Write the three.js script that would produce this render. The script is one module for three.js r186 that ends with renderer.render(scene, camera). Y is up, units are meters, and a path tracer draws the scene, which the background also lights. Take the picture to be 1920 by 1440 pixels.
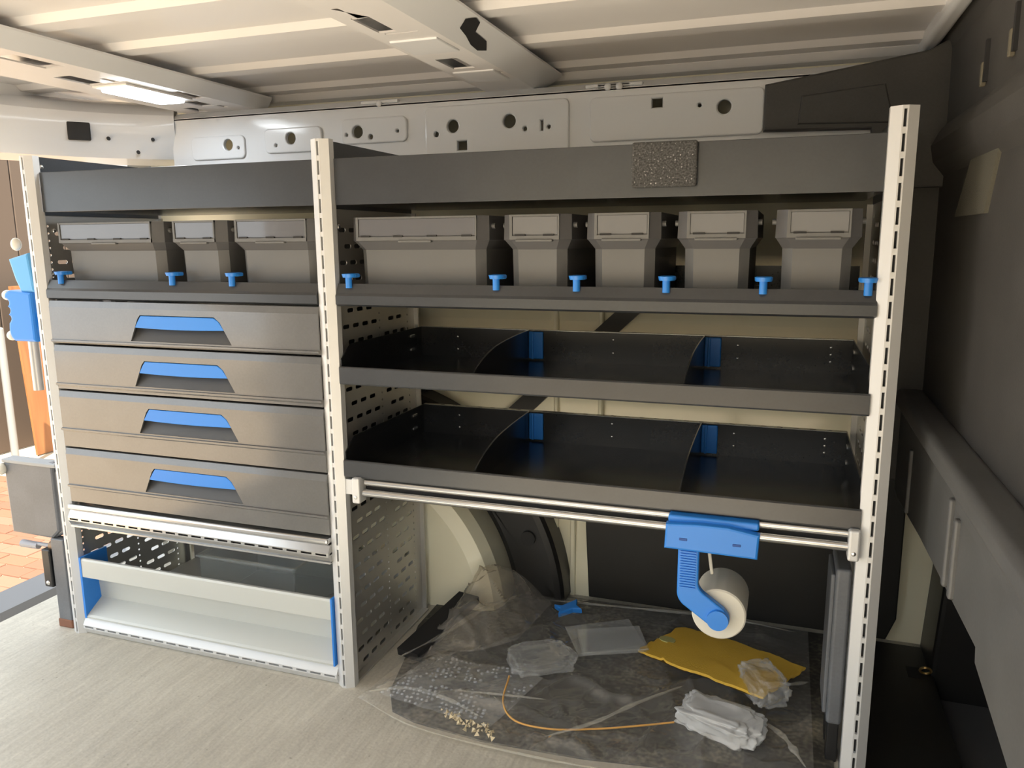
import * as THREE from 'three';
import { mergeGeometries, mergeVertices, toCreasedNormals } from 'three/addons/utils/BufferGeometryUtils.js';
import { RoundedBoxGeometry } from 'three/addons/geometries/RoundedBoxGeometry.js';
import { ImprovedNoise } from 'three/addons/math/ImprovedNoise.js';
import { RectAreaLightUniformsLib } from 'three/addons/lights/RectAreaLightUniformsLib.js';

// ---------------------------------------------------------------- camera, sky, sun, exposure
const scene = new THREE.Scene();
const camera = new THREE.PerspectiveCamera(52.28, 4 / 3, 0.02, 60);
camera.position.set(0.864, 0.958, 1.344);
camera.rotation.set(-0.183, 0.338, -0.0078, 'YXZ');
scene.background = new THREE.Color().setRGB(0.86, 0.94, 1.0);
scene.backgroundIntensity = 2.2;
const sun = new THREE.DirectionalLight(new THREE.Color().setRGB(1.0, 0.95, 0.84), 21);
sun.position.set(1.2, 4.6, 2.6); sun.target.position.set(0, 0, 0);
sun.castShadow = true; sun.shadow.mapSize.set(2048, 2048); sun.shadow.bias = -0.0005;
Object.assign(sun.shadow.camera, { left: -6, right: 6, top: 6, bottom: -6, near: 0.1, far: 20 });
scene.add(sun, sun.target);
const renderer = new THREE.WebGLRenderer({ antialias: true });
renderer.toneMapping = THREE.LinearToneMapping;
renderer.toneMappingExposure = 1.42;
renderer.shadowMap.enabled = true;
RectAreaLightUniformsLib.init();

// ---------------------------------------------------------------- helpers
let seed = 7; const rnd = () => (seed = (seed * 16807) % 2147483647) / 2147483647;
const noise = new ImprovedNoise(); const nz = (x, y, z = 0) => noise.noise(x + 31.7, y + 17.3, z + 5.1);
const fbm = (x, y, z = 0, o = 4) => { let s = 0, a = 1, t = 0; for (let i = 0; i < o; i++) { s += a * nz(x, y, z); t += a; a *= 0.5; x *= 2.03; y *= 2.03; z *= 2.03; } return s / t; };
const used = {};
const numbered = (n) => { const k = used[n] = (used[n] ?? -1) + 1; return k ? n + '_' + String(k).padStart(3, '0') : n; };
const norm = (g) => { g = g.index ? g.toNonIndexed() : g; for (const k of Object.keys(g.attributes)) if (!['position', 'normal', 'uv'].includes(k)) g.deleteAttribute(k); if (!g.attributes.normal) g.computeVertexNormals(); if (!g.attributes.uv) g.setAttribute('uv', new THREE.Float32BufferAttribute(new Float32Array(g.attributes.position.count * 2), 2)); return g; };
function metreUV(g) { // box projected uv in metres
  const p = g.attributes.position, n = g.attributes.normal, uv = g.attributes.uv;
  for (let i = 0; i < p.count; i++) {
    const ax = Math.abs(n.getX(i)), ay = Math.abs(n.getY(i)), az = Math.abs(n.getZ(i));
    if (ay >= ax && ay >= az) uv.setXY(i, p.getX(i), p.getZ(i)); else if (ax >= az) uv.setXY(i, p.getZ(i), p.getY(i)); else uv.setXY(i, p.getX(i), p.getY(i));
  }
  return g;
}
function obj(name, geos, mat, parent = scene) {
  geos = (Array.isArray(geos) ? geos : [geos]).map(norm);
  const g = metreUV(geos.length > 1 ? mergeGeometries(geos) : geos[0]);
  const m = new THREE.Mesh(g, mat); m.name = parent === scene ? numbered(name) : name; m.castShadow = m.receiveShadow = true; parent.add(m); return m;
}
function tag(o, label, category, group, kind) { Object.assign(o.userData, { label, category }); if (group) o.userData.group = group; if (kind) o.userData.kind = kind; return o; }
function thing(name, label, category, pos = [0, 0, 0], group, kind) { const o = new THREE.Group(); o.name = numbered(name); o.position.set(...pos); scene.add(o); return tag(o, label, category, group, kind); }
const struct = (name, geos, mat, label, cat) => { const m = obj(name, geos, mat); m.name = name; return tag(m, label, cat, null, 'structure'); };
// min/max box
const bx = (x0, x1, y0, y1, z0, z1) => new THREE.BoxGeometry(x1 - x0, y1 - y0, z1 - z0).translate((x0 + x1) / 2, (y0 + y1) / 2, (z0 + z1) / 2);
const rb = (x0, x1, y0, y1, z0, z1, r = 0.003, s = 2) => new RoundedBoxGeometry(x1 - x0, y1 - y0, z1 - z0, s, Math.min(r, (x1 - x0) / 2.01, (y1 - y0) / 2.01, (z1 - z0) / 2.01)).translate((x0 + x1) / 2, (y0 + y1) / 2, (z0 + z1) / 2);
const cyl = (r, h, axis, x, y, z, seg = 20, r2 = r) => { const g = new THREE.CylinderGeometry(r2, r, h, seg); if (axis === 'x') g.rotateZ(-Math.PI / 2); if (axis === 'z') g.rotateX(Math.PI / 2); return g.translate(x, y, z); };
const dome = (r, axis, x, y, z, flat = 0.6) => { const g = new THREE.SphereGeometry(r, 14, 8, 0, Math.PI * 2, 0, Math.PI / 2); g.scale(1, flat, 1); if (axis === 'x') g.rotateZ(-Math.PI / 2); if (axis === '-x') g.rotateZ(Math.PI / 2); if (axis === 'z') g.rotateX(Math.PI / 2); return g.translate(x, y, z); };
const poly = (pts) => { const s = new THREE.Shape(); pts.forEach(([a, b], i) => i ? s.lineTo(a, b) : s.moveTo(a, b)); s.closePath(); return s; };
const hole = (pts) => { const s = new THREE.Path(); pts.forEach(([a, b], i) => i ? s.lineTo(a, b) : s.moveTo(a, b)); s.closePath(); return s; };
const circ = (x, y, r) => { const s = new THREE.Path(); s.absarc(x, y, r, 0, Math.PI * 2, true); return s; };
const stad = (x, y, w, h) => { const s = new THREE.Path(), r = Math.min(w, h) / 2; if (w > h) { s.absarc(x + w / 2 - r, y, r, -Math.PI / 2, Math.PI / 2); s.absarc(x - w / 2 + r, y, r, Math.PI / 2, Math.PI * 1.5); } else { s.absarc(x, y + h / 2 - r, r, 0, Math.PI); s.absarc(x, y - h / 2 + r, r, Math.PI, Math.PI * 2); } s.closePath(); return s; };
const rrect = (x0, x1, y0, y1, r) => { const s = new THREE.Shape(); s.moveTo(x0 + r, y0); s.lineTo(x1 - r, y0); s.absarc(x1 - r, y0 + r, r, -Math.PI / 2, 0); s.lineTo(x1, y1 - r); s.absarc(x1 - r, y1 - r, r, 0, Math.PI / 2); s.lineTo(x0 + r, y1); s.absarc(x0 + r, y1 - r, r, Math.PI / 2, Math.PI); s.lineTo(x0, y0 + r); s.absarc(x0 + r, y0 + r, r, Math.PI, Math.PI * 1.5); return s; };
const ext = (s, d, bev = 0, seg = 6) => new THREE.ExtrudeGeometry(s, { depth: d, bevelEnabled: bev > 0, bevelThickness: bev, bevelSize: bev, bevelOffset: -bev, bevelSegments: 2, curveSegments: seg });
// shape in (z,y) extruded along x from x0 to x1
const extX = (pts, x0, x1, bev = 0) => ext(Array.isArray(pts) ? poly(pts.map(([z, y]) => [-z, y])) : pts, x1 - x0 - 2 * bev, bev).rotateY(Math.PI / 2).translate(x0 + bev, 0, 0);
// shape in (x,y) extruded along z
const extZ = (pts, z0, z1, bev = 0, seg = 6) => ext(Array.isArray(pts) ? poly(pts) : pts, z1 - z0 - 2 * bev, bev, seg).translate(0, 0, z0 + bev);
// shape in (x,z) extruded along y
const extY = (pts, y0, y1, bev = 0, seg = 6) => ext(Array.isArray(pts) ? poly(pts.map(([x, z]) => [x, -z])) : pts, y1 - y0 - 2 * bev, bev, seg).rotateX(-Math.PI / 2).translate(0, y0 + bev, 0);
const tube = (pts, r, seg = 40, rs = 8) => new THREE.TubeGeometry(new THREE.CatmullRomCurve3(pts.map((p) => new THREE.Vector3(...p))), seg, r, rs);
const grid = (nu, nv, f) => { const pos = [], idx = []; for (let j = 0; j <= nv; j++) for (let i = 0; i <= nu; i++) pos.push(...f(i / nu, j / nv)); for (let j = 0; j < nv; j++) for (let i = 0; i < nu; i++) { const a = j * (nu + 1) + i, b = a + 1, c = a + nu + 1, d = c + 1; idx.push(a, b, d, a, d, c); } const g = new THREE.BufferGeometry(); g.setAttribute('position', new THREE.Float32BufferAttribute(pos, 3)); g.setIndex(idx); g.computeVertexNormals(); return g; };
const smooth = (g, a = 0.6) => toCreasedNormals(g, a);

function tex(w, h, f, srgb, rx, ry) {
  const d = new Uint8Array(w * h * 4);
  for (let y = 0; y < h; y++) for (let x = 0; x < w; x++) { const c = f(x / w, y / h), i = (y * w + x) * 4; d[i] = c[0]; d[i + 1] = c[1]; d[i + 2] = c[2]; d[i + 3] = 255; }
  const t = new THREE.DataTexture(d, w, h); t.wrapS = t.wrapT = THREE.RepeatWrapping; t.magFilter = THREE.LinearFilter; t.minFilter = THREE.LinearMipmapLinearFilter; t.generateMipmaps = true;
  if (srgb) t.colorSpace = THREE.SRGBColorSpace; t.repeat.set(rx, ry); t.needsUpdate = true; return t;
}
const clamp8 = (v) => Math.max(0, Math.min(255, v));
const grey = (v) => { v = clamp8(v); return [v, v, v]; };
// floor covering: faint streaks across the van, scuffs and grains of dirt
const floorTex = tex(1024, 1024, (u, v) => {
  const st = fbm(u * 70, v * 7, 1, 4) * 16 + fbm(u * 160, v * 26, 4, 3) * 10, pt = fbm(u * 5, v * 5, 2, 4) * 18, gr = fbm(u * 200, v * 200, 3, 2) * 12;
  const k = st + pt + gr, sp = fbm(u * 90, v * 90, 8, 2) > 0.55 ? -30 : 0;
  return [clamp8(188 + k + sp), clamp8(182 + k + sp), clamp8(169 + k * 0.95 + sp)];
}, true, 0.8, 0.8);
const floorBump = tex(512, 512, (u, v) => grey(128 + fbm(u * 60, v * 9, 1, 3) * 120 + fbm(u * 120, v * 120, 6, 2) * 60), false, 1.6, 1.6);
const fineBump = tex(256, 256, (u, v) => grey(128 + fbm(u * 60, v * 60, 2, 2) * 160), false, 12, 12);
const scuffTex = tex(512, 512, (u, v) => { const n = fbm(u * 6, v * 6, 3, 5) * 26 + fbm(u * 120, v * 120, 9, 2) * 12; return grey(215 + n); }, true, 1.7, 1.7);
const dustTex = tex(512, 512, (u, v) => { const n = fbm(u * 5, v * 5, 3, 5), f = fbm(u * 90, v * 90, 9, 2); const d = Math.max(0, n * 1.6 + f * 0.7); return [clamp8(62 + d * 90), clamp8(60 + d * 84), clamp8(56 + d * 70)]; }, true, 1.2, 1.2);
const foamTex = tex(256, 256, (u, v) => { const n = fbm(u * 60, v * 60, 3, 3), k = n > 0.42 ? 120 : 0; return grey(74 + n * 60 + k); }, true, 6, 6);
const woodTex = tex(256, 512, (u, v) => { const g = fbm(u * 16 + fbm(u * 2, v * 2, 4) * 2, v * 2.2, 3, 4) * 34; return [clamp8(206 + g), clamp8(132 + g), clamp8(68 + g * 0.8)]; }, true, 1.1, 0.6);

const M = (o) => new THREE.MeshPhysicalMaterial(o);
const C = (r, g, b) => new THREE.Color().setRGB(r, g, b);
const mat = {
  floor: M({ map: floorTex, roughness: 0.55, bumpMap: floorBump, bumpScale: 0.0012 }),
  paint: M({ color: C(0.74, 0.755, 0.78), roughness: 0.45, clearcoat: 0.6, clearcoatRoughness: 0.12 }),
  cream: M({ color: C(0.86, 0.81, 0.62), roughness: 0.45, clearcoat: 0.6, clearcoatRoughness: 0.12 }),
  roof: M({ color: C(0.72, 0.71, 0.715), roughness: 0.5, clearcoat: 0.35, clearcoatRoughness: 0.2 }),
  outer: M({ color: C(0.5, 0.5, 0.5), roughness: 0.4 }),
  alu: M({ color: C(0.64, 0.645, 0.65), roughness: 0.42, metalness: 0.25 }),
  aluShiny: M({ color: C(0.50, 0.50, 0.50), roughness: 0.2, metalness: 0.9 }),
  galv: M({ color: C(0.52, 0.51, 0.49), roughness: 0.38, metalness: 0.7 }),
  black: M({ color: C(0.020, 0.021, 0.024), roughness: 0.32, map: scuffTex }),
  sheet: M({ color: C(0.042, 0.047, 0.055), roughness: 0.3, map: scuffTex, clearcoat: 0.3, clearcoatRoughness: 0.25 }),
  tray: M({ color: C(0.018, 0.019, 0.021), roughness: 0.24, map: scuffTex }),
  drawer: M({ color: C(0.13, 0.128, 0.127), roughness: 0.3, ior: 1.6, clearcoat: 1, clearcoatRoughness: 0.12, map: scuffTex, bumpMap: fineBump, bumpScale: 0.00012 }),
  pocket: M({ color: C(0.06, 0.06, 0.062), roughness: 0.5 }),
  blue: M({ color: C(0.024, 0.215, 0.70), roughness: 0.38 }),
  bin: M({ color: C(0.125, 0.127, 0.128), roughness: 0.45, bumpMap: fineBump, bumpScale: 0.0001 }),
  binDark: M({ color: C(0.10, 0.10, 0.105), roughness: 0.42 }),
  label: M({ color: C(0.09, 0.09, 0.10), roughness: 0.35, clearcoat: 1, clearcoatRoughness: 0.05 }),
  slot: M({ color: C(0.015, 0.015, 0.016), roughness: 0.7 }),
  bolt: M({ color: C(0.75, 0.74, 0.72), roughness: 0.22, metalness: 0.9 }),
  boxFront: M({ color: C(0.52, 0.535, 0.515), roughness: 0.4, metalness: 0.1 }),
  bulk: M({ color: C(0.085, 0.082, 0.078), roughness: 0.55, map: scuffTex, bumpMap: fineBump, bumpScale: 0.0002 }),
  bulkMid: M({ color: C(0.13, 0.13, 0.13), roughness: 0.45, map: scuffTex }),
  plasticBlack: M({ color: C(0.014, 0.014, 0.015), roughness: 0.38 }),
  liner: M({ color: C(0.022, 0.021, 0.019), roughness: 0.5, map: scuffTex }),
  mat: M({ map: dustTex, roughness: 0.6 }),
  foam: M({ map: foamTex, roughness: 0.95 }),
  foamBlack: M({ color: C(0.012, 0.012, 0.013), roughness: 0.8 }),
  film: M({ color: C(0.97, 0.96, 0.94), roughness: 0.07, transmission: 0.9, thickness: 0, ior: 1.45, side: THREE.DoubleSide }),
  bag: M({ color: C(0.95, 0.96, 0.97), roughness: 0.1, transmission: 0.86, thickness: 0, ior: 1.45, side: THREE.DoubleSide }),
  foldFilm: M({ color: C(0.95, 0.94, 0.90), roughness: 0.1, transmission: 0.86, thickness: 0, ior: 1.45 }),
  clear: M({ color: C(0.95, 0.96, 0.95), roughness: 0.08, transmission: 0.9, thickness: 0, ior: 1.49 }),
  whiteBag: M({ color: C(0.78, 0.79, 0.80), roughness: 0.4, transmission: 0.45, thickness: 0, side: THREE.DoubleSide }),
  yellow: M({ color: C(0.72, 0.45, 0.06), roughness: 0.55, bumpMap: fineBump, bumpScale: 0.0004 }),
  cord: M({ color: C(0.66, 0.36, 0.10), roughness: 0.5 }),
  paper: M({ color: C(0.62, 0.58, 0.48), roughness: 0.6 }),
  paperEnd: M({ color: C(0.72, 0.68, 0.58), roughness: 0.8 }),
  wood: M({ map: woodTex, color: C(0.30, 0.30, 0.30), roughness: 0.7 }),
  steel: M({ color: C(0.45, 0.45, 0.45), roughness: 0.35, metalness: 0.8 }),
  greyBox: M({ color: C(0.19, 0.20, 0.22), roughness: 0.4, map: scuffTex }),
  knob: M({ color: C(0.75, 0.72, 0.64), roughness: 0.35 }),
  brass: M({ color: C(0.62, 0.42, 0.16), roughness: 0.3, metalness: 0.9 }),
  rust: M({ color: C(0.22, 0.10, 0.06), roughness: 0.8 }),
  ground: M({ color: C(0.36, 0.27, 0.18), roughness: 0.9 }),
  fence: M({ color: C(0.055, 0.036, 0.023), roughness: 0.8 }),
  fenceRed: M({ color: C(0.09, 0.02, 0.014), roughness: 0.7 }),
  sill: M({ color: C(0.20, 0.20, 0.205), roughness: 0.45, metalness: 0.4 }),
  sillShade: M({ color: C(0.07, 0.06, 0.05), roughness: 0.7 }),
  lamp: M({ color: C(0.9, 0.9, 0.9), roughness: 0.4, emissive: C(0.88, 0.95, 1.0), emissiveIntensity: 9 }),
};

// ---------------------------------------------------------------- the van shell
struct('floor', [bx(-1.0, 1.21, -0.03, 0, -0.66, 1.36)], mat.floor, 'grey-beige van load floor with faint streaks under the racking', 'floor');
// side wall behind the racking: leaning profile with thickness, plus wheel arch
{
  const prof = [[-0.60, -0.03], [-0.605, 0.30], [-0.60, 0.75], [-0.53, 1.15], [-0.51, 1.36], [-0.58, 1.40], [-0.66, 1.15], [-0.70, 0.7], [-0.70, -0.03]];
  const w = thing('wall_left', 'cream painted steel van side wall behind the shelves', 'wall', [0, 0, 0], null, 'structure'); w.name = 'wall_left';
  obj('wall_panel', extX(prof, -1.02, 1.22), mat.cream, w);
  const arch = new THREE.Shape(); arch.absarc(-0.25, -0.02, 0.45, 0, Math.PI); arch.lineTo(-0.70, -0.02);
  obj('wheel_arch', ext(arch, 0.13, 0.05, 40).translate(0, 0, -0.60), mat.cream, w);
  const trim = new THREE.Shape(); trim.absarc(-0.25, -0.02, 0.60, 0.05, 1.25); trim.absarc(-0.25, -0.02, 0.462, 1.2, 0.05, true);
  obj('arch_moulding', ext(trim, 0.07, 0.02, 30).translate(0, 0, -0.60), mat.plasticBlack, w);
  obj('fixing_plug', [cyl(0.02, 0.012, 'z', 0.255, 0.185, -0.508), cyl(0.016, 0.012, 'z', 0.215, 0.285, -0.508)], mat.slot, w);
  obj('lining_panel', extZ([[0.40, 0.005], [1.13, 0.005], [1.15, 0.06], [1.15, 0.43], [0.385, 0.43], [0.39, 0.2]], -0.598, -0.588, 0.003), mat.liner, w);
  obj('brace', [extZ([[0.13, 0.47], [0.20, 0.47], [0.60, 0.85], [0.54, 0.85]], -0.60, -0.575)], mat.liner, w);
  obj('brace', [extZ([[-0.20, 0.47], [-0.03, 0.47], [-0.07, 0.60], [-0.10, 0.60]], -0.60, -0.57)], mat.liner, w);
  obj('seam_rib', [rb(0.30, 0.312, 0.0, 1.1, -0.606, -0.588, 0.005), rb(0.345, 0.36, 0.0, 0.5, -0.606, -0.59, 0.005), rb(0.42, 0.432, 0.5, 1.0, -0.60, -0.58, 0.005), rb(-0.15, -0.135, 0.45, 1.0, -0.60, -0.58, 0.005)], mat.cream, w);
}
// right side of the van: rear quarter closed, sliding door open
struct('wall_right', [bx(-1.02, -0.25, -0.03, 1.36, 1.36, 1.42), bx(-0.25, 1.16, 1.24, 1.36, 1.36, 1.42)], mat.paint, 'painted van side wall with the open sliding door', 'wall');
// bulkhead to the cab
{
  const w = thing('wall_front', 'dark grey moulded bulkhead between load space and cab', 'wall', [0, 0, 0], null, 'structure'); w.name = 'wall_front';
  const pr = [[1.135, 0.60], [1.132, 1.07], [1.112, 1.095], [1.106, 1.125], [1.118, 1.15], [1.13, 1.165], [1.128, 1.30], [1.105, 1.36], [1.18, 1.36], [1.18, 0.60]];
  obj('upper_panel', extZ(pr, -0.56, 1.36, 0.004), mat.bulk, w);
  obj('lower_panel', extX([[-0.42, 0.43], [-0.42, 0.615], [-0.41, 0.635], [1.36, 0.66], [1.36, 0.36], [0.52, 0.425], [0.35, 0.452], [0.345, 0.47], [-0.08, 0.45], [-0.36, 0.428]], 1.098, 1.14, 0.006), mat.bulkMid, w);
  obj('ridge', [rb(1.086, 1.14, 0.612, 0.65, -0.425, 1.36, 0.012, 3)], mat.bulkMid, w);
  obj('rib', [rb(1.092, 1.11, 0.448, 0.57, -0.225, -0.212, 0.003)], mat.bulkMid, w);
  obj('rib', [rb(1.091, 1.11, 0.470, 0.60, 0.155, 0.170, 0.004)], mat.bulkMid, w);
  obj('rib', [rb(1.091, 1.11, 0.471, 0.585, 0.20, 0.214, 0.004)], mat.bulkMid, w);
  obj('felt_patch', [extX([[-0.20, 0.99], [0.02, 0.99], [0.075, 1.085], [-0.10, 1.085]], 1.127, 1.133)], M({ color: C(0.095, 0.09, 0.07), roughness: 0.95, bumpMap: fineBump, bumpScale: 0.001 }), w);
  obj('slit', [bx(1.124, 1.13, 1.185, 1.245, -0.064, -0.054)], mat.slot, w);
  obj('slit', [bx(1.124, 1.13, 1.195, 1.255, 0.098, 0.108)], mat.slot, w);
  obj('strap_tab', [rb(1.122, 1.13, 1.18, 1.215, -0.075, -0.064, 0.002)], M({ color: C(0.14, 0.125, 0.09), roughness: 0.8 }), w);
  obj('strap_tab', [rb(1.122, 1.13, 1.19, 1.225, 0.087, 0.098, 0.002)], M({ color: C(0.14, 0.125, 0.09), roughness: 0.8 }), w);
}
// dark cab space seen under the bulkhead
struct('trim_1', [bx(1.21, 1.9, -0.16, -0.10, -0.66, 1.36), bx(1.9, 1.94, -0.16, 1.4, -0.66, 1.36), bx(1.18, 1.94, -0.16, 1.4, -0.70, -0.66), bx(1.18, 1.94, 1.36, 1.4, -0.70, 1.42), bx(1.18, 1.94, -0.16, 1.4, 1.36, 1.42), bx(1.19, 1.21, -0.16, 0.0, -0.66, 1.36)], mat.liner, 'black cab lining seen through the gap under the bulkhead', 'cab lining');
struct('trim_2', [extZ([[1.20, -0.1], [1.22, 0.28], [1.26, 0.36], [1.36, 0.40], [1.36, -0.1]], -0.60, -0.45, 0.01)], mat.plasticBlack, 'black plastic sill cover beside the cab gap', 'sill cover');
// roof: skin with pressed ribs running lengthwise
{
  const p = []; const top = 1.345;
  const ribs = [-0.46, -0.22, 0.02, 0.22, 0.44, 0.66, 0.88, 1.10];
  p.push([-0.56, top - 0.02]);
  p.push([-0.53, top - 0.012]);
  for (const z of ribs) { p.push([z - 0.035, top], [z - 0.022, top - 0.012], [z + 0.022, top - 0.012], [z + 0.035, top]); }
  p.push([1.42, top], [1.42, 1.41], [-0.62, 1.41]);
  const c = thing('ceiling', 'beige painted van roof skin with pressed lengthwise ribs', 'ceiling', [0, 0, 0], null, 'structure'); c.name = 'ceiling';
  obj('roof_skin', extX(p, -1.06, 1.17), mat.roof, c);
  obj('roof_edge', [extX([[-0.545, 1.30], [-0.50, 1.318], [-0.485, 1.332], [-0.485, 1.345], [-0.56, 1.345]], -1.0, 1.12)], mat.roof, c);
  obj('front_flange', [rb(1.085, 1.115, 1.315, 1.35, -0.55, 1.36, 0.01)], mat.paint, c);
}
// roof cross beams with punched holes
function beam(name, x0, xa, xb, x1, zs, holes, label) {
  const t = thing(name, label, 'roof beam', [0, 0, 0], null, 'structure'); t.name = name;
  const yb = 1.292, yt = 1.322, z0 = -0.47, z1 = 1.36, s = new THREE.Shape();
  s.moveTo(xa, -z1); s.lineTo(xb, -z1); s.lineTo(xb, -z0); s.lineTo(xa, -z0); s.closePath();
  for (const [x, z, w, d] of holes) s.holes.push(w === d ? circ(x, -z, w / 2) : hole([[x - w / 2, -z - d / 2], [x + w / 2, -z - d / 2], [x + w / 2, -z + d / 2], [x - w / 2, -z + d / 2]]));
  obj('beam_plate', ext(s, 0.003).rotateX(-Math.PI / 2).translate(0, yb, 0), mat.roof, t);
  obj('beam_side', extZ([[xb, yb], [xb, yb + 0.003], [x1 - 0.02, yt], [x1 - 0.02, yt + 0.004], [x1, yt + 0.004], [x1, yt]], z0, z1), mat.paint, t);
  obj('beam_side', extZ([[xa, yb], [xa, yb + 0.003], [x0 + 0.02, yt], [x0 + 0.02, yt + 0.004], [x0, yt + 0.004], [x0, yt]], z0, z1), mat.paint, t);
  for (const z of zs) obj('pressing', rb((xa + xb) / 2 - 0.045, (xa + xb) / 2 + 0.045, yb - 0.003, yb + 0.003, z - 0.05, z + 0.05, 0.003), mat.paint, t);
  return t;
}
beam('trim_3', -0.69, -0.665, -0.45, -0.43, [], [[-0.50, 0.175, 0.05, 0.11], [-0.56, 0.01, 0.045, 0.09], [-0.50, -0.01, 0.016, 0.04], [-0.472, -0.205, 0.03, 0.09], [-0.53, -0.31, 0.04, 0.07], [-0.60, -0.38, 0.03, 0.06], [-0.50, -0.36, 0.014, 0.03], [-0.5, 0.5, 0.05, 0.11], [-0.5, 0.8, 0.05, 0.11]], 'beige roof cross beam with punched slots carrying the lit lamp');
const b2 = beam('trim_4', 0.165, 0.185, 0.30, 0.355, [0.02, -0.25], [[0.225, 0.17, 0.032, 0.09], [0.215, 0.24, 0.012, 0.06], [0.245, 0.115, 0.06, 0.006], [0.275, 0.055, 0.02, 0.02], [0.235, -0.13, 0.045, 0.09], [0.285, -0.235, 0.02, 0.02], [0.205, -0.03, 0.008, 0.008], [0.25, 0.5, 0.04, 0.09], [0.25, 0.75, 0.04, 0.09]], 'beige roof cross beam with punched slots above the middle upright');
{ // irregular cut-out in the sloping side of that beam
  const pts = [[0.075, 0.75], [0.055, 0.95], [0.03, 0.9], [0.01, 0.6], [-0.05, 0.55], [-0.085, 0.3], [-0.06, 0.15], [-0.02, 0.2], [0.02, 0.35], [0.06, 0.45]];
  const h = new THREE.ShapeGeometry(poly(pts)), p = h.attributes.position;
  for (let i = 0; i < p.count; i++) { const z = p.getX(i), t = p.getY(i); p.setXYZ(i, 0.3006 + t * 0.055, 1.2909 + t * 0.03, z); }
  h.computeVertexNormals(); obj('cut_out', h, mat.slot, b2);
}
// cant rail along the top of the side wall, with pressed fields and holes
{
  const big = [[-0.519, 1.203, 0.014], [-0.329, 1.21, 0.014], [-0.139, 1.216, 0.0145], [0.112, 1.216, 0.0145], [0.251, 1.22, 0.015], [0.721, 1.223, 0.014]];
  const small = [[-0.488, 1.194, 0.004], [-0.373, 1.195, 0.004], [-0.169, 1.21, 0.004], [-0.103, 1.203, 0.006], [-0.031, 1.213, 0.004], [0.07, 1.2, 0.006], [0.288, 1.202, 0.005], [0.344, 1.203, 0.004], [0.671, 1.229, 0.004]];
  const sq = [[0.135, 1.172, 0.012, 0.010], [0.583, 1.239, 0.011, 0.009], [0.328, 1.207, 0.003, 0.011]];
  const t = thing('trim_6', 'grey painted van cant rail with round punched holes above the racking', 'cant rail', [0, 0, 0], null, 'structure'); t.name = 'trim_6';
  const cut = (s, x0, x1) => { for (const [x, y, r] of [...big, ...small]) if (x > x0 && x < x1) s.holes.push(circ(x, y, r)); for (const [x, y, w, h] of sq) if (x > x0 && x < x1) s.holes.push(hole([[x - w, y - h], [x + w, y - h], [x + w, y + h], [x - w, y + h]])); return s; };
  const plate = poly([[-0.70, 1.08], [1.12, 1.08], [1.12, 1.275], [-0.70, 1.275]]); cut(plate, -2, 2);
  obj('rail_face', extZ(plate, -0.404, -0.40, 0, 14), mat.paint, t);
  obj('rail_top', [extX([[-0.40, 1.272], [-0.40, 1.276], [-0.425, 1.292], [-0.50, 1.302], [-0.50, 1.298], [-0.425, 1.288]], -0.70, 1.12), extX([[-0.40, 1.08], [-0.54, 1.06], [-0.54, 1.056], [-0.40, 1.076]], -0.70, 1.12)], mat.paint, t);
  for (const [x0, x1, y0, y1] of [[-0.636, -0.468, 1.168, 1.226], [-0.407, -0.239, 1.176, 1.236], [-0.184, -0.006, 1.188, 1.247], [0.042, 0.39, 1.148, 1.262], [0.437, 0.80, 1.165, 1.258]]) obj('pressed_field', extZ(cut(rrect(x0, x1, y0, y1, 0.014), x0, x1), -0.401, -0.394, 0.003, 14), mat.paint, t);
  for (const x of [-0.08, 0.475, 0.50]) obj('weld_clip', [rb(x - 0.05, x + 0.05, 1.279, 1.287, -0.44, -0.40, 0.003), dome(0.008, 'z', x, 1.279, -0.40)], mat.paint, t);
}
// black bulkhead cover on the end of the rail
{
  const t = thing('trim_7', 'dark grey plastic cover on the rail end beside the bulkhead', 'cover', [0, 0, 0], null, 'structure'); t.name = 'trim_7';
  obj('cover_body', extZ([[0.80, 1.168], [1.0, 1.163], [1.02, 1.05], [1.16, 1.05], [1.16, 1.335], [1.09, 1.30], [0.80, 1.258]], -0.40, -0.376, 0.004), mat.bulk, t);
  obj('cover_shell', extZ([[1.03, 0.45], [1.17, 0.45], [1.17, 1.25], [1.03, 1.25]], -0.56, -0.41, 0.008), mat.bulk, t);
  obj('recess', extZ([[0.865, 1.178], [1.04, 1.172], [1.02, 1.245], [0.87, 1.232]], -0.38, -0.373, 0.003), mat.bulk, t);
}
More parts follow.
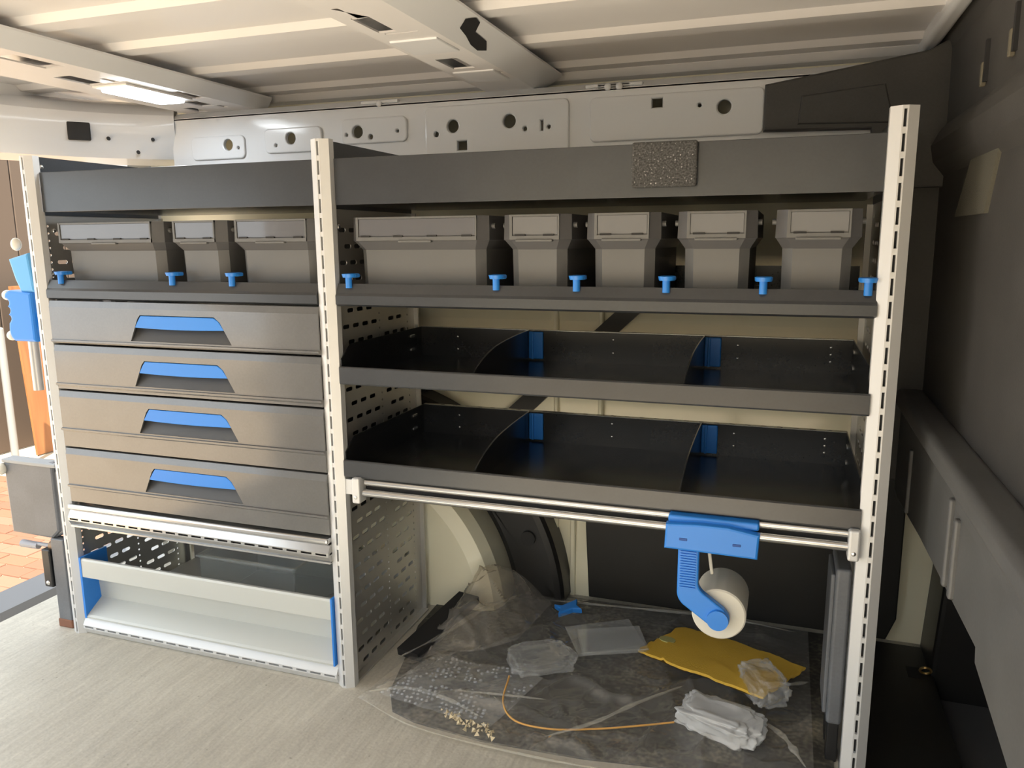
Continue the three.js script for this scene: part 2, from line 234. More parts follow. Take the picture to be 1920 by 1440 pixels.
// rear header and corner of the roof frame
{
  const t = thing('trim_8', 'beige painted rear door header curving into the side rail', 'door header', [0, 0, 0], null, 'structure'); t.name = 'trim_8';
  const path = new THREE.CatmullRomCurve3([[-0.69, -0.40], [-0.78, -0.335], [-0.87, -0.235], [-0.945, -0.09], [-0.985, 0.15], [-1.0, 0.6], [-1.0, 1.36]].map(([x, z]) => new THREE.Vector3(x, 0, z)));
  const sec = [[0, 1.285], [0.006, 1.255], [0.0, 1.235], [-0.006, 1.20], [-0.02, 1.175], [-0.10, 1.165], [-0.10, 1.33], [-0.03, 1.31]];
  const N = 40; obj('header_pressing', smooth(grid(N, sec.length, (u, v) => { const q = path.getPointAt(u), tn = path.getTangentAt(u), k = Math.round(v * sec.length) % sec.length, n = new THREE.Vector3(tn.z, 0, -tn.x); return [q.x + n.x * sec[k][0] * 1, sec[k][1], q.z + n.z * sec[k][0]]; }), 0.5), mat.paint, t);
  obj('buffer_opening', rb(-0.026, 0.026, -0.022, 0.022, -0.006, 0.006, 0.003).rotateY(0.85).translate(-0.855, 1.236, -0.247), mat.slot, t);
  for (const [x, y, z] of [[-0.815, 1.222, -0.30], [-0.735, 1.223, -0.368], [-0.765, 1.190, -0.345]]) obj('drain_hole', cyl(0.0045, 0.012, 'z', 0, 0, 0).rotateY(0.7).translate(x, y, z), mat.slot, t);
  obj('corner_pillar', [bx(-1.05, -0.90, -0.03, 1.34, -0.70, -0.44), bx(-1.06, -1.0, -0.03, 1.34, 1.2, 1.42), bx(-1.06, -0.98, 1.30, 1.36, -0.5, 1.42)], mat.paint, t);
}
// rear sill
struct('trim_9', [rb(-1.06, -0.985, -0.05, -0.004, -0.46, 1.36, 0.006)], mat.sillShade, 'dark strip drawn as the shadow line along the rear edge of the load floor', 'shadow line');  // the shadow line at the floor edge, modelled as a dark strip
struct('trim_10', [rb(-1.22, -1.06, -0.14, -0.02, -0.7, 1.42, 0.015), bx(-1.1, 1.9, -0.2, -0.05, -0.68, 1.4)], mat.sill, 'grey rear bumper step below the load floor edge', 'bumper step');

// ---------------------------------------------------------------- roof lamp
{
  const t = thing('roof_lamp', 'lit white strip lamp on the roof cross beam', 'lamp', [-0.535, 1.290, -0.14]);
  obj('lamp_base', rb(-0.048, 0.048, -0.003, 0.002, -0.10, 0.10, 0.002), M({ color: C(0.8, 0.8, 0.8), roughness: 0.4 }), t);
  obj('diffuser', rb(-0.036, 0.036, -0.011, -0.003, -0.088, 0.088, 0.006, 3), mat.lamp, t);
  const l = new THREE.RectAreaLight(C(0.88, 0.95, 1.0), 16, 0.07, 0.17); l.position.set(0, -0.013, 0); l.rotation.x = -Math.PI / 2; t.add(l);
}

// ---------------------------------------------------------------- racking frame
const X1 = -0.762, X2 = 0, X3 = 1.016, H = 1.15;
// slotted profile along y: centre strip with slots in front of a hollow, chamfered flanks
function profile(len) {
  const hw = 0.02, sl = 0.0021, d = 0.0095, dep = 0.026, g = [];
  for (const s of [-1, 1]) { const pts = [[s * sl, 0], [s * (sl + 0.0022), 0], [s * hw, -d], [s * hw, -dep], [s * sl, -dep], [s * sl, -0.004]]; g.push(extY(s > 0 ? pts : pts.reverse(), 0, len)); }
  const n = Math.round(len / 0.0365), p = len / n; for (let i = 0; i <= n; i++) { const y0 = Math.max(0, i * p - 0.0048), y1 = Math.min(len, i * p + 0.0048); g.push(bx(-sl, sl, y0, y1, -0.006, -0.0004)); }
  return mergeGeometries(g.map(norm));
}
const shadeStrip = (len) => bx(-0.0021, 0.0021, 0, len, -0.026, -0.0085);  // dark strip stands in for the shade inside the hollow profile
const upG = profile(H);
function perforated(x, z0, z1, y0, y1) { // side panel in the z-y plane with rows of slots
  const s = poly([[-z0, y0], [-z1, y0], [-z1, y1], [-z0, y1]]);
  for (let y = y0 + 0.022, r = 0; y < y1 - 0.015; y += 0.0165, r++) {
    for (const z of [-0.045, -0.215, -0.352]) s.holes.push(circ(-z, y, 0.0027));
    if (r % 2 === 0) { const off = (r / 2) % 2 ? 0.0 : 0.019; for (let k = 0; k < 7; k++) { const z = -0.075 - k * 0.039 - off; if (z < -0.335 || Math.abs(z + 0.215) < 0.017) continue; s.holes.push(stad(-z, y, 0.027, 0.009)); } }
  }
  return ext(s, 0.002, 0, 4).rotateY(Math.PI / 2).translate(x, 0, 0);
}
for (const [x, d, label] of [[X1, 1, 'slotted upright with perforated end panel closest to the rear doors'], [X2, 1, 'slotted upright with perforated panel between drawers and open trays'], [X3, -1, 'slotted white upright with perforated end panel beside the bulkhead']]) {
  const t = thing('racking_end_frame', label, 'racking frame', [x, 0, 0], 'end frames of the racking');
  obj('upright', upG.clone(), mat.alu, t);
  obj('slot_shade', shadeStrip(H), mat.slot, t);
  obj('side_panel', perforated(-0.001, -0.025, -0.39, 0.0, 1.02), mat.galv, t);
  obj('panel_flange', bx(-0.012, 0.012, 0, 1.02, -0.394, -0.388), mat.galv, t);
  obj('top_plate', extX([[-0.02, 1.02], [-0.39, 1.02], [-0.39, 1.15], [-0.02, 1.15]], -0.002, 0.002), mat.sheet, t);
  obj('foot_strip', rb(-0.018, 0.018, 0, 0.006, -0.39, -0.02, 0.002), mat.galv, t);
  for (const [y, z] of [[1.128, -0.045], [0.985, -0.06], [0.94, -0.04], [0.905, -0.04], [0.885, -0.045], [0.735, -0.045], [0.70, -0.04], [0.545, -0.045], [0.50, -0.04], [0.31, -0.045], [0.13, -0.04], [0.03, -0.04]]) obj('bolt', dome(0.0055, d > 0 ? 'x' : '-x', d * 0.002, y, z, 0.8), mat.bolt, t);
}
const railG = (g) => g.rotateZ(-Math.PI / 2).translate(X1 + 0.02, 0, 0);
{
  const t = thing('base_rail', 'slotted white rail on the floor under the trough', 'rail', [0, 0.021, -0.002]);
  obj('rail_profile', railG(profile(0.722)), mat.alu, t); obj('slot_shade', railG(shadeStrip(0.722)), mat.slot, t);
  obj('rail_ledge', bx(X1 + 0.02, X2 - 0.02, 0.017, 0.025, -0.058, -0.010), mat.alu, t);
  const c = thing('cross_rail', 'shiny slotted aluminium rail between drawers and trough', 'rail', [0, 0.305, 0.006]);
  obj('rail_profile', railG(profile(0.722)), mat.aluShiny, c); obj('slot_shade', railG(shadeStrip(0.722)), mat.slot, c);
  obj('upper_bead', rb(X1 + 0.02, X2 - 0.02, 0.022, 0.036, -0.036, 0, 0.005, 3), mat.aluShiny, c);
  obj('lower_bead', bx(X1 + 0.02, X2 - 0.02, -0.022, -0.018, -0.036, -0.006), mat.aluShiny, c);
}

// ---------------------------------------------------------------- top shelves
function topShelf(x0, x1, label) {
  const t = thing('top_shelf', label, 'shelf', [(x0 + x1) / 2, 1.026, -0.02], 'top shelves of the racking'); const w = (x1 - x0) / 2;
  obj('front_board', rb(-w, w, 0, 0.088, -0.003, 0, 0.0012), mat.sheet, t);
  obj('shelf_pan', [bx(-w, w, 0.001, 0.003, -0.365, -0.002), bx(-w, w, 0.001, 0.06, -0.367, -0.364)], mat.tray, t);
  return t;
}
topShelf(X1 + 0.022, X2 - 0.022, 'black sheet-metal top shelf above the drawer cabinet');
topShelf(X2 + 0.022, X3 - 0.018, 'long black sheet-metal top shelf with a foam pad on its front');
tag(obj('foam_pad', rb(0.605, 0.713, 1.042, 1.1155, -0.0195, -0.006, 0.004), mat.foam), 'square dark grey foam pad stuck on the long top shelf front', 'foam pad');

// ---------------------------------------------------------------- bin shelves with blue pegs
function binShelf(x0, x1, pegs, label) {
  const t = thing('bin_shelf', label, 'shelf', [0, 0.83, 0], 'shelves holding the storage bins');
  obj('shelf_front', extX([[-0.012, 0.0], [-0.004, 0.004], [-0.004, 0.021], [-0.008, 0.026], [-0.016, 0.044], [-0.020, 0.044], [-0.014, 0.024], [-0.012, 0.018]], x0, x1), mat.sheet, t);
  obj('shelf_pan', [bx(x0, x1, 0.016, 0.018, -0.375, -0.012), bx(x0, x1, 0.016, 0.07, -0.377, -0.374)], mat.tray, t);
  for (const x of pegs) obj('peg', [cyl(0.0065, 0.026, 'y', x, 0.049, -0.012, 14), cyl(0.0125, 0.007, 'y', x, 0.060, -0.014, 16, 0.0145), rb(x - 0.014, x + 0.014, 0.056, 0.064, -0.034, -0.014, 0.003)], mat.blue, t);
}
binShelf(X1 + 0.022, X2 - 0.0215, [-0.70, -0.384, -0.229], 'black bin shelf directly above the drawer cabinet');
binShelf(X2 + 0.022, X3 - 0.018, [0.049, 0.358, 0.51, 0.668, 0.826, 0.984], 'long black bin shelf above the divided trays');

// ---------------------------------------------------------------- storage bins
function storageBin(x0, x1, label) {
  const w = x1 - x0, t = thing('storage_bin', label, 'storage bin', [(x0 + x1) / 2, 0.848, -0.028], 'grey lidded storage bins');
  const ring = (y, inset, zf, c) => { const h = w / 2 - inset; return [[-h, y, -0.31], [-h, y, zf - c], [-h + c, y, zf], [h - c, y, zf], [h, y, zf - c], [h, y, -0.31]]; };
  const loft = (rings, cap) => { const pos = []; const tri = (a, b, c) => pos.push(...a, ...b, ...c); for (let k = 0; k + 1 < rings.length; k++) for (let i = 0; i < 6; i++) { const j = (i + 1) % 6, a = rings[k][i], b = rings[k][j], c = rings[k + 1][j], d = rings[k + 1][i]; tri(a, b, c); tri(a, c, d); } if (cap) { const r = rings.at(-1); for (let i = 1; i < 5; i++) tri(r[0], r[i], r[i + 1]); } const g = new THREE.BufferGeometry(); g.setAttribute('position', new THREE.Float32BufferAttribute(pos, 3)); g.computeVertexNormals(); return g; };
  obj('body', loft([ring(0, 0.013, -0.02, 0.016), ring(0.092, 0.012, -0.017, 0.016)], true), mat.bin, t);
  obj('collar', loft([ring(0.090, 0.013, -0.018, 0.016), ring(0.107, 0.002, -0.003, 0.018), ring(0.109, 0, 0, 0.018), ring(0.154, 0.001, -0.002, 0.018)], true), mat.binDark, t);
  const h = w / 2 - 0.018;
  obj('label_frame', [bx(-h, h, 0.109, 0.116, -0.001, 0.0035), bx(-h, h, 0.150, 0.1535, -0.003, 0.0025), bx(-h, -h + 0.005, 0.109, 0.1535, -0.003, 0.003), bx(h - 0.003, h, 0.109, 0.1535, -0.003, 0.003), rb(-0.035, 0.035, 0.105, 0.110, -0.003, 0.006, 0.002)], mat.bin, t);
  obj('label_window', bx(-h + 0.006, h - 0.004, 0.118, 0.1495, -0.002, 0.0012), mat.label, t);
  const ns = w > 0.25 ? 4 : w > 0.18 ? 3 : 2; for (let i = 0; i < ns; i++) { const x = -h + 0.02 + (2 * h - 0.04) * i / (ns - 1); obj('notch', bx(x - 0.010, x + 0.010, 0.1155, 0.119, 0, 0.0037), mat.slot, t); }
  for (const s of [-1, 1]) obj('stacking_pin', cyl(0.005, 0.008, 'x', s * (w / 2 + 0.002), 0.135, -0.035, 12), mat.bin, t);
  if (w > 0.25) return t;
  return t;
}
storageBin(-0.726, -0.426, 'wide grey storage bin standing beside the outer end panel');
storageBin(-0.402, -0.258, 'narrow grey storage bin between two bins above the drawers');
storageBin(-0.242, -0.034, 'medium grey storage bin on the short shelf against the middle upright');
storageBin(0.044, 0.333, 'wide grey storage bin on the long shelf beside the middle upright');
storageBin(0.362, 0.492, 'narrow grey storage bin next to the wide one on the long shelf');
storageBin(0.520, 0.652, 'narrow grey storage bin third from the bulkhead upright');
storageBin(0.680, 0.812, 'narrow grey storage bin second from the bulkhead upright');
storageBin(0.840, 0.972, 'narrow grey storage bin closest to the bulkhead upright');

// ---------------------------------------------------------------- drawer cabinet
{
  const cab = thing('drawer_cabinet', 'dark grey four-drawer cabinet with blue grips in the racking', 'drawer cabinet', [0, 0.342, 0]);
  const y0 = 0.342, xl = X1 + 0.026, xr = X2 - 0.020;
  obj('carcass', [bx(xl, xl + 0.003, 0, 0.487, -0.37, -0.03), bx(xr - 0.003, xr, 0, 0.487, -0.37, -0.03), bx(xl, xr, 0, 0.003, -0.37, -0.03), bx(xl, xr, 0, 0.487, -0.373, -0.37), bx(xl, xr, 0.484, 0.487, -0.37, -0.03)], mat.black, cab);
  for (const [b, tp] of [[0.729, 0.8285], [0.621, 0.7265], [0.482, 0.6185], [0.345, 0.4795]]) {
    const d = new THREE.Group(); d.name = 'drawer'; cab.add(d);
    const T = tp - y0, B = b - y0, xc = -0.373, ft = T - 0.015, fb = T - 0.089;
    // front with trapezoid grip opening
    const s = poly([[xl, fb], [xr, fb], [xr, ft], [xl, ft]]);
    s.holes.push(hole([[xc - 0.131, fb + 0.003], [xc + 0.139, fb + 0.003], [xc + 0.112, ft - 0.024], [xc + 0.098, ft - 0.013], [xc - 0.100, ft - 0.013], [xc - 0.108, ft - 0.022]]));
    obj('front', [extZ(s, -0.007, -0.003, 0), extX([[-0.003, ft], [-0.0064, T - 0.001], [-0.0095, T], [-0.024, T], [-0.024, ft - 0.004], [-0.007, ft - 0.004]], xl, xr), extX([[-0.003, fb], [0.0015, fb - 0.001], [0.0015, fb - 0.005], [-0.004, fb - 0.009], [-0.004, B + 0.002], [-0.014, B], [-0.024, B], [-0.024, fb]], xl, xr)], mat.drawer, d);
    obj('grip_pocket', [extX([[-0.004, fb + 0.001], [-0.034, ft - 0.018], [-0.036, ft - 0.018], [-0.036, fb - 0.002], [-0.004, fb - 0.002]], xc - 0.14, xc + 0.145), bx(xc - 0.14, xc + 0.145, ft - 0.018, ft - 0.004, -0.036, -0.02)], mat.pocket, d);
    const hs = new THREE.Shape(); hs.moveTo(xc - 0.118, ft - 0.041); hs.quadraticCurveTo(xc, ft - 0.046, xc + 0.122, ft - 0.041); hs.lineTo(xc + 0.108, ft - 0.022); hs.lineTo(xc + 0.096, ft - 0.0145); hs.lineTo(xc - 0.099, ft - 0.0145); hs.lineTo(xc - 0.106, ft - 0.023); hs.closePath();
    obj('grip', extZ(hs, -0.016, -0.0035, 0.0015, 12), mat.blue, d);
    obj('drawer_box', [bx(xl + 0.01, xr - 0.01, B + 0.006, B + 0.009, -0.36, -0.024), bx(xl + 0.01, xl + 0.013, B + 0.006, T - 0.02, -0.36, -0.024), bx(xr - 0.013, xr - 0.01, B + 0.006, T - 0.02, -0.36, -0.024)], mat.black, d);
  }
}
// ---------------------------------------------------------------- open front trough under the drawers
{
  const xl = X1 + 0.03, xr = X2 - 0.022, t = thing('trough', 'light grey open trough with blue end caps under the drawers', 'trough', [0, 0.046, 0]);
  obj('front_panel', extX([[-0.004, 0.155], [-0.002, 0.150], [-0.002, 0.108], [-0.008, 0.106], [-0.046, 0.094], [-0.050, 0.036], [-0.006, 0.008], [-0.002, 0.004], [-0.002, 0.0], [-0.053, 0.0], [-0.054, 0.094], [-0.012, 0.112], [-0.010, 0.155]], xl + 0.006, xr - 0.004), mat.boxFront, t);
  obj('floor_pan', [bx(xl, xr, 0, 0.003, -0.385, -0.05), bx(xl, xr, 0, 0.10, -0.388, -0.385)], mat.galv, t);
  for (const [a, b] of [[xl, xl + 0.006], [xr - 0.004, xr]]) obj('end_cap', extX([[-0.001, 0.157], [-0.001, 0.0], [-0.08, 0.0], [-0.08, 0.157]], a, b), mat.blue, t);
}
{ // clear tub inside the trough
  const t = thing('clear_tub', 'clear plastic tub standing inside the trough', 'plastic tub', [-0.36, 0.05, -0.26]);
  const wall = (x0, x1, z0, z1) => bx(x0, x1, 0, 0.13, z0, z1);
  obj('tub_wall', [wall(-0.14, -0.137, -0.11, 0.11), wall(0.137, 0.14, -0.11, 0.11), wall(-0.14, 0.14, -0.11, -0.107), wall(-0.14, 0.14, 0.107, 0.11)], mat.clear, t);
  obj('rim', [rb(-0.146, 0.146, 0.127, 0.134, 0.105, 0.117, 0.003), rb(-0.146, 0.146, 0.127, 0.134, -0.117, -0.105, 0.003), rb(-0.148, -0.137, 0.127, 0.134, -0.117, 0.117, 0.003), rb(0.137, 0.148, 0.127, 0.134, -0.117, 0.117, 0.003)], mat.clear, t);
}

// ---------------------------------------------------------------- divided shelf trays
function shelfTray(y, label) { // y = underside of front lip
  const x0 = X2 + 0.022, x1 = X3 - 0.018, t = thing('shelf_tray', label, 'shelf', [0, y, 0], 'divided trays of the racking');
  obj('front_lip', extX([[-0.006, 0], [-0.004, 0.003], [-0.004, 0.034], [-0.006, 0.036], [-0.010, 0.036], [-0.010, 0.006], [-0.012, 0]], x0, x1), mat.sheet, t);
  obj('pan', [bx(x0, x1, 0.003, 0.006, -0.385, -0.008), bx(x0, x1, 0.006, 0.076, -0.385, -0.382), extX([[-0.385, 0.003], [-0.012, 0.003], [-0.012, 0.05], [-0.05, 0.077], [-0.385, 0.077]], x0, x0 + 0.002), extX([[-0.385, 0.003], [-0.012, 0.003], [-0.012, 0.05], [-0.05, 0.077], [-0.385, 0.077]], x1 - 0.002, x1)], mat.tray, t);
  const fl = poly([[x0, 0.382], [x1, 0.382], [x1, 0.398], [x0, 0.398]]); for (let x = x0 + 0.05; x < x1 - 0.02; x += 0.033) fl.holes.push(stad(x, 0.391, 0.012, 0.005));
  obj('rear_flange', ext(fl, 0.002).rotateX(-Math.PI / 2).translate(0, 0.075, 0), mat.aluShiny, t);
  for (const x of [0.30, 0.70]) {
    const d = new THREE.Group(); d.name = 'divider'; t.add(d);
    const s = new THREE.Shape(); s.moveTo(0.022, 0.006); s.lineTo(0.022, 0.022); s.quadraticCurveTo(0.06, 0.052, 0.16, 0.067); s.quadraticCurveTo(0.25, 0.076, 0.378, 0.076); s.lineTo(0.378, 0.006); s.closePath();
    obj('plate', ext(s, 0.0016, 0, 16).rotateY(Math.PI / 2).translate(x - 0.0008, 0, 0), mat.tray, d);
    const e = []; for (let i = 0; i <= 20; i++) { const k = i / 20; const q = k < 0.4 ? new THREE.QuadraticBezierCurve(new THREE.Vector2(0.022, 0.022), new THREE.Vector2(0.06, 0.052), new THREE.Vector2(0.16, 0.067)).getPoint(k / 0.4) : new THREE.QuadraticBezierCurve(new THREE.Vector2(0.16, 0.067), new THREE.Vector2(0.25, 0.076), new THREE.Vector2(0.378, 0.076)).getPoint((k - 0.4) / 0.6); e.push([x, q.y, -q.x]); }
    e.unshift([x, 0.008, -0.022]); obj('bare_edge', tube(e, 0.0014, 50, 6), mat.aluShiny, d);
    obj('blue_clip', [rb(x + 0.001, x + 0.036, 0.010, 0.074, -0.383, -0.376, 0.003), rb(x + 0.008, x + 0.014, 0.010, 0.074, -0.378, -0.372, 0.002)], mat.blue, d);
  }
  for (const [x, yy] of [[0.12, 0.025], [0.12, 0.055], [0.50, 0.03], [0.50, 0.06], [0.77, 0.03], [0.77, 0.058], [0.955, 0.03], [0.955, 0.045], [0.955, 0.06]]) obj('rivet', dome(0.003, 'z', x, yy, -0.382, 0.6), mat.bolt, t);
  for (const yy of [0.028, 0.06]) { obj('rivet', rb(x1 - 0.005, x1 - 0.002, yy - 0.003, yy + 0.003, -0.34, -0.318, 0.001), mat.bolt, t); obj('rivet', rb(x0 + 0.002, x0 + 0.005, yy - 0.003, yy + 0.003, -0.34, -0.318, 0.001), mat.bolt, t); }
}
shelfTray(0.673, 'upper black divided shelf tray below the long bin shelf');
shelfTray(0.479, 'lower black divided shelf tray above the roll holder rail');

// ---------------------------------------------------------------- accessory rail, roll holder and roll
{
  const t = thing('accessory_rail', 'slim double aluminium rail below the lower divided tray', 'rail', [0, 0.46, 0]);
  obj('rod', cyl(0.0075, 0.915, 'x', 0.525, 0.010, -0.012), mat.aluShiny, t);
  obj('rod', cyl(0.008, 0.915, 'x', 0.525, -0.010, -0.004), mat.aluShiny, t);
  obj('web', bx(0.068, 0.982, -0.009, 0.007, -0.018, -0.014), mat.slot, t);
  for (const x of [0.054, 0.990]) { obj('end_bracket', [rb(x - 0.009, x + 0.009, -0.032, 0.022, -0.022, 0.008, 0.004), bx(x < 0.5 ? 0.020 : x, x < 0.5 ? x : 0.998, -0.02, 0.012, -0.02, -0.012)], mat.alu, t); obj('screw', dome(0.004, 'z', x, -0.018, 0.008), mat.bolt, t); }
}
{
  const t = thing('roll_holder', 'bright blue plastic roll holder arm clipped on the rail', 'roll holder', [0.76, 0.44, 0.0]);
  obj('clip_plate', [extZ([[-0.078, -0.020], [0.080, -0.022], [0.082, 0.022], [0.03, 0.030], [-0.02, 0.030], [-0.076, 0.026]], 0.006, 0.026, 0.004), rb(-0.074, 0.080, 0.024, 0.038, -0.03, 0.012, 0.004)], mat.blue, t);
  for (const x of [-0.045, 0.045]) obj('pin_mark', rb(x - 0.007, x + 0.007, -0.002, 0.003, 0.024, 0.0268, 0.001), M({ color: C(0.01, 0.07, 0.3), roughness: 0.5 }), t);
  const a = new THREE.Shape(); a.moveTo(-0.055, -0.018); a.lineTo(-0.018, -0.018); a.lineTo(-0.018, -0.086); a.quadraticCurveTo(-0.016, -0.097, -0.006, -0.104); a.lineTo(0.028, -0.128); a.absarc(0.018, -0.147, 0.020, 0.9, -2.3, true); a.lineTo(-0.044, -0.128); a.quadraticCurveTo(-0.055, -0.118, -0.055, -0.104); a.closePath();
  obj('arm', extZ(a, -0.004, 0.012, 0.003, 10), mat.blue, t);
  for (let i = 0; i < 15; i++) obj('grip_rib', bx(-0.050, -0.023, -0.028 - i * 0.0048, -0.0255 - i * 0.0048, 0.011, 0.0145), mat.blue, t);
  obj('hub', [cyl(0.0185, 0.02, 'z', 0.018, -0.147, 0.008, 28), cyl(0.0165, 0.11, 'z', 0.018, -0.147, -0.055, 24)], mat.blue, t);
}
{
  const t = thing('paper_roll', 'off-white roll hanging on the blue holder', 'roll', [0.778, 0.293, -0.008]);
  const pts = [[0.0178, 0], [0.045, 0], [0.0475, -0.0025], [0.0475, -0.1], [0.045, -0.103], [0.0178, -0.103], [0.0178, 0]].map(([r, y]) => new THREE.Vector2(r, y));
  obj('roll_body', smooth(new THREE.LatheGeometry(pts, 48).rotateX(Math.PI / 2), 0.5), mat.paperEnd, t);
  obj('loose_end', rb(-0.008, -0.002, 0.07, 0.112, -0.02, -0.014, 0.002).rotateZ(0.15), mat.paperEnd, t);
}

// ---------------------------------------------------------------- grey case by the bulkhead end panel
{
  const t = thing('slim_case', 'slim dark grey case standing against the bulkhead end panel', 'case', [0.981, 0.0, -0.12]);
  obj('case_body', rb(-0.010, 0.016, 0.085, 0.385, -0.06, 0.06, 0.006, 3), mat.greyBox, t);
  obj('case_lid', rb(-0.017, -0.009, 0.10, 0.37, -0.05, 0.05, 0.003), mat.greyBox, t);
  for (const z of [-0.05, 0.01]) obj('bracket', rb(-0.006, 0.014, 0.0, 0.088, z, z + 0.035, 0.003), mat.plasticBlack, t);
}

// ---------------------------------------------------------------- things on the floor of the right bay
tag(obj('floor_mat_or_shade', extY([[0.022, -0.575], [0.03, -0.30], [0.075, -0.13], [0.10, -0.02], [0.14, 0.045], [0.20, 0.065], [0.35, 0.078], [0.55, 0.066], [0.75, 0.035], [0.99, -0.05], [1.0, -0.575], [0.4, -0.575]], 0.0, 0.004, 0.001), mat.mat), 'dusty black mat on the floor under the plastic film', 'mat');
tag(obj('floor_mat_or_shade', extY([[1.04, -0.58], [1.04, 0.9], [1.212, 0.9], [1.212, -0.58]], 0.0, 0.003, 0.001), mat.liner), 'dark sheet laid as floor shade between the end upright and the cab gap', 'mat');  // black sheet put here in place of shade on the bare floor
const ridge = (x, z, s) => 1 - Math.abs(fbm(x * s, z * s, s, 3)) * 3;
const crease = (x, z, s, k) => Math.pow(Math.max(0, 1 - Math.abs(nz(x * s + 0.35 * nz(x * 4, z * 4, k), z * s, k)) * 5), 2);
function filmSheet(name, front, back, hgt, label, m, nu = 150, nv = 110, cat = 'plastic film') {
  const cf = new THREE.CatmullRomCurve3(front.map((p) => new THREE.Vector3(...p))), cb = new THREE.CatmullRomCurve3(back.map((p) => new THREE.Vector3(...p)));
  const g = grid(nu, nv, (u, v) => { const a = cf.getPoint(u), b = cb.getPoint(u), x = a.x + (b.x - a.x) * v, z = a.z + (b.z - a.z) * v; const e = Math.min(1, Math.min(u, 1 - u, v, 1 - v) * 12); return [x, a.y + (b.y - a.y) * v + hgt * e * (0.35 + 0.5 * fbm(x * 5, z * 5, 2) + 0.9 * crease(x, z * 0.7 + x * 0.4, 6, 3) + 0.45 * crease(x * 0.8 - z * 0.5, z, 15, 8) + 0.15 * crease(x, z, 34, 5)), z]; });
  const t = thing(name, label, cat); obj('sheet', g, m, t); return t;
}
const fold = (t, pts, w) => { w *= 1.7; const g = tube(pts, w, 50, 8), p = g.attributes.position, c = new THREE.CatmullRomCurve3(pts.map((q) => new THREE.Vector3(...q))); for (let i = 0; i < p.count; i++) { const k = Math.floor(i / 9) / 50, q = c.getPointAt(Math.min(1, k)), s = Math.sin(Math.PI * Math.min(1, Math.max(0, k))) ** 0.5 * (0.7 + 0.5 * nz(k * 9, w * 900)); p.setXYZ(i, q.x + (p.getX(i) - q.x) * s, q.y + (p.getY(i) - q.y) * s * 0.55, q.z + (p.getZ(i) - q.z) * s); } g.computeVertexNormals(); return obj('fold', g, mat.foldFilm, t); };
const film = filmSheet('plastic_film', [[0.05, 0.006, 0.03], [0.20, 0.007, 0.085], [0.42, 0.007, 0.10], [0.65, 0.007, 0.085], [0.955, 0.007, 0.0]], [[0.16, 0.05, -0.36], [0.28, 0.03, -0.50], [0.45, 0.012, -0.56], [0.7, 0.012, -0.565], [0.955, 0.012, -0.56]], 0.017, 'large clear plastic film spread over the black mat', mat.film);
fold(film, [[0.075, 0.03, -0.10], [0.14, 0.045, -0.20], [0.20, 0.065, -0.32], [0.27, 0.07, -0.42]], 0.0055);
fold(film, [[0.47, 0.026, 0.06], [0.55, 0.034, 0.0], [0.62, 0.036, -0.09], [0.70, 0.032, -0.19]], 0.0045);
fold(film, [[0.86, 0.024, -0.13], [0.90, 0.032, -0.08], [0.94, 0.024, -0.01]], 0.006);
fold(film, [[0.24, 0.026, -0.03], [0.34, 0.03, -0.04], [0.44, 0.026, -0.06]], 0.003);
fold(film, [[0.06, 0.016, 0.02], [0.15, 0.024, -0.01], [0.25, 0.022, 0.0], [0.33, 0.02, 0.03]], 0.004);
fold(film, [[0.90, 0.026, -0.27], [0.93, 0.03, -0.28], [0.95, 0.026, -0.30]], 0.004);
fold(film, [[0.06, 0.010, 0.035], [0.20, 0.010, 0.086], [0.42, 0.010, 0.10], [0.65, 0.010, 0.085], [0.95, 0.010, 0.003]], 0.0022);
fold(film, [[0.30, 0.022, -0.50], [0.5, 0.024, -0.52], [0.75, 0.022, -0.545], [0.93, 0.02, -0.53]], 0.004);
filmSheet('crumpled_film', [[0.10, 0.012, -0.12], [0.16, 0.02, -0.18], [0.22, 0.02, -0.20], [0.30, 0.02, -0.28]], [[0.13, 0.06, -0.40], [0.17, 0.13, -0.42], [0.24, 0.12, -0.44], [0.33, 0.03, -0.47]], 0.030, 'crumpled brownish clear film heaped against the wheel arch', M({ color: C(0.90, 0.86, 0.80), roughness: 0.1, transmission: 0.86, thickness: 0, side: THREE.DoubleSide }), 50, 50);
tag(obj('foam_board', smooth(new THREE.BoxGeometry(0.06, 0.018, 0.25, 4, 1, 8), 0.5).rotateX(0.16).rotateY(-0.22).translate(0.115, 0.045, -0.25), mat.foamBlack), 'black foam board lying askew beside the perforated panel', 'foam board');
// bubble wrap: sheet with rows of small bubbles
{
  const p = new THREE.Vector3();
  const sheet = (u, v) => [0.10 + u * 0.26 + v * 0.05, 0.022 + 0.014 * Math.max(0, fbm(u * 4, v * 4, 7)) + 0.006 * Math.sin(u * 6) * Math.sin(v * 5), 0.03 - v * 0.20 + u * 0.03];
  const t = thing('bubble_wrap', 'glistening bubble wrap piece in front of the foam board', 'bubble wrap', [0, 0, 0]);
  obj('sheet', grid(40, 30, sheet), mat.bag, t);
  const b = []; for (let i = 0; i < 22; i++) for (let j = 0; j < 17; j++) { const [x, y, z] = sheet((i + 0.5 + (j % 2) * 0.5) / 22.6, (j + 0.5) / 17); if (fbm(x * 14, z * 14, 3) > -0.02 && rnd() < 0.85) b.push(dome(0.0030 + 0.0012 * rnd(), 'y', x + (rnd() - 0.5) * 0.003, y, z + (rnd() - 0.5) * 0.003, 0.6)); }
  const m = obj('bubbles', b, M({ color: C(0.95, 0.97, 1.0), roughness: 0.05, transmission: 0.78, thickness: 0, ior: 1.5 }), t); m.userData.kind = 'stuff';
}
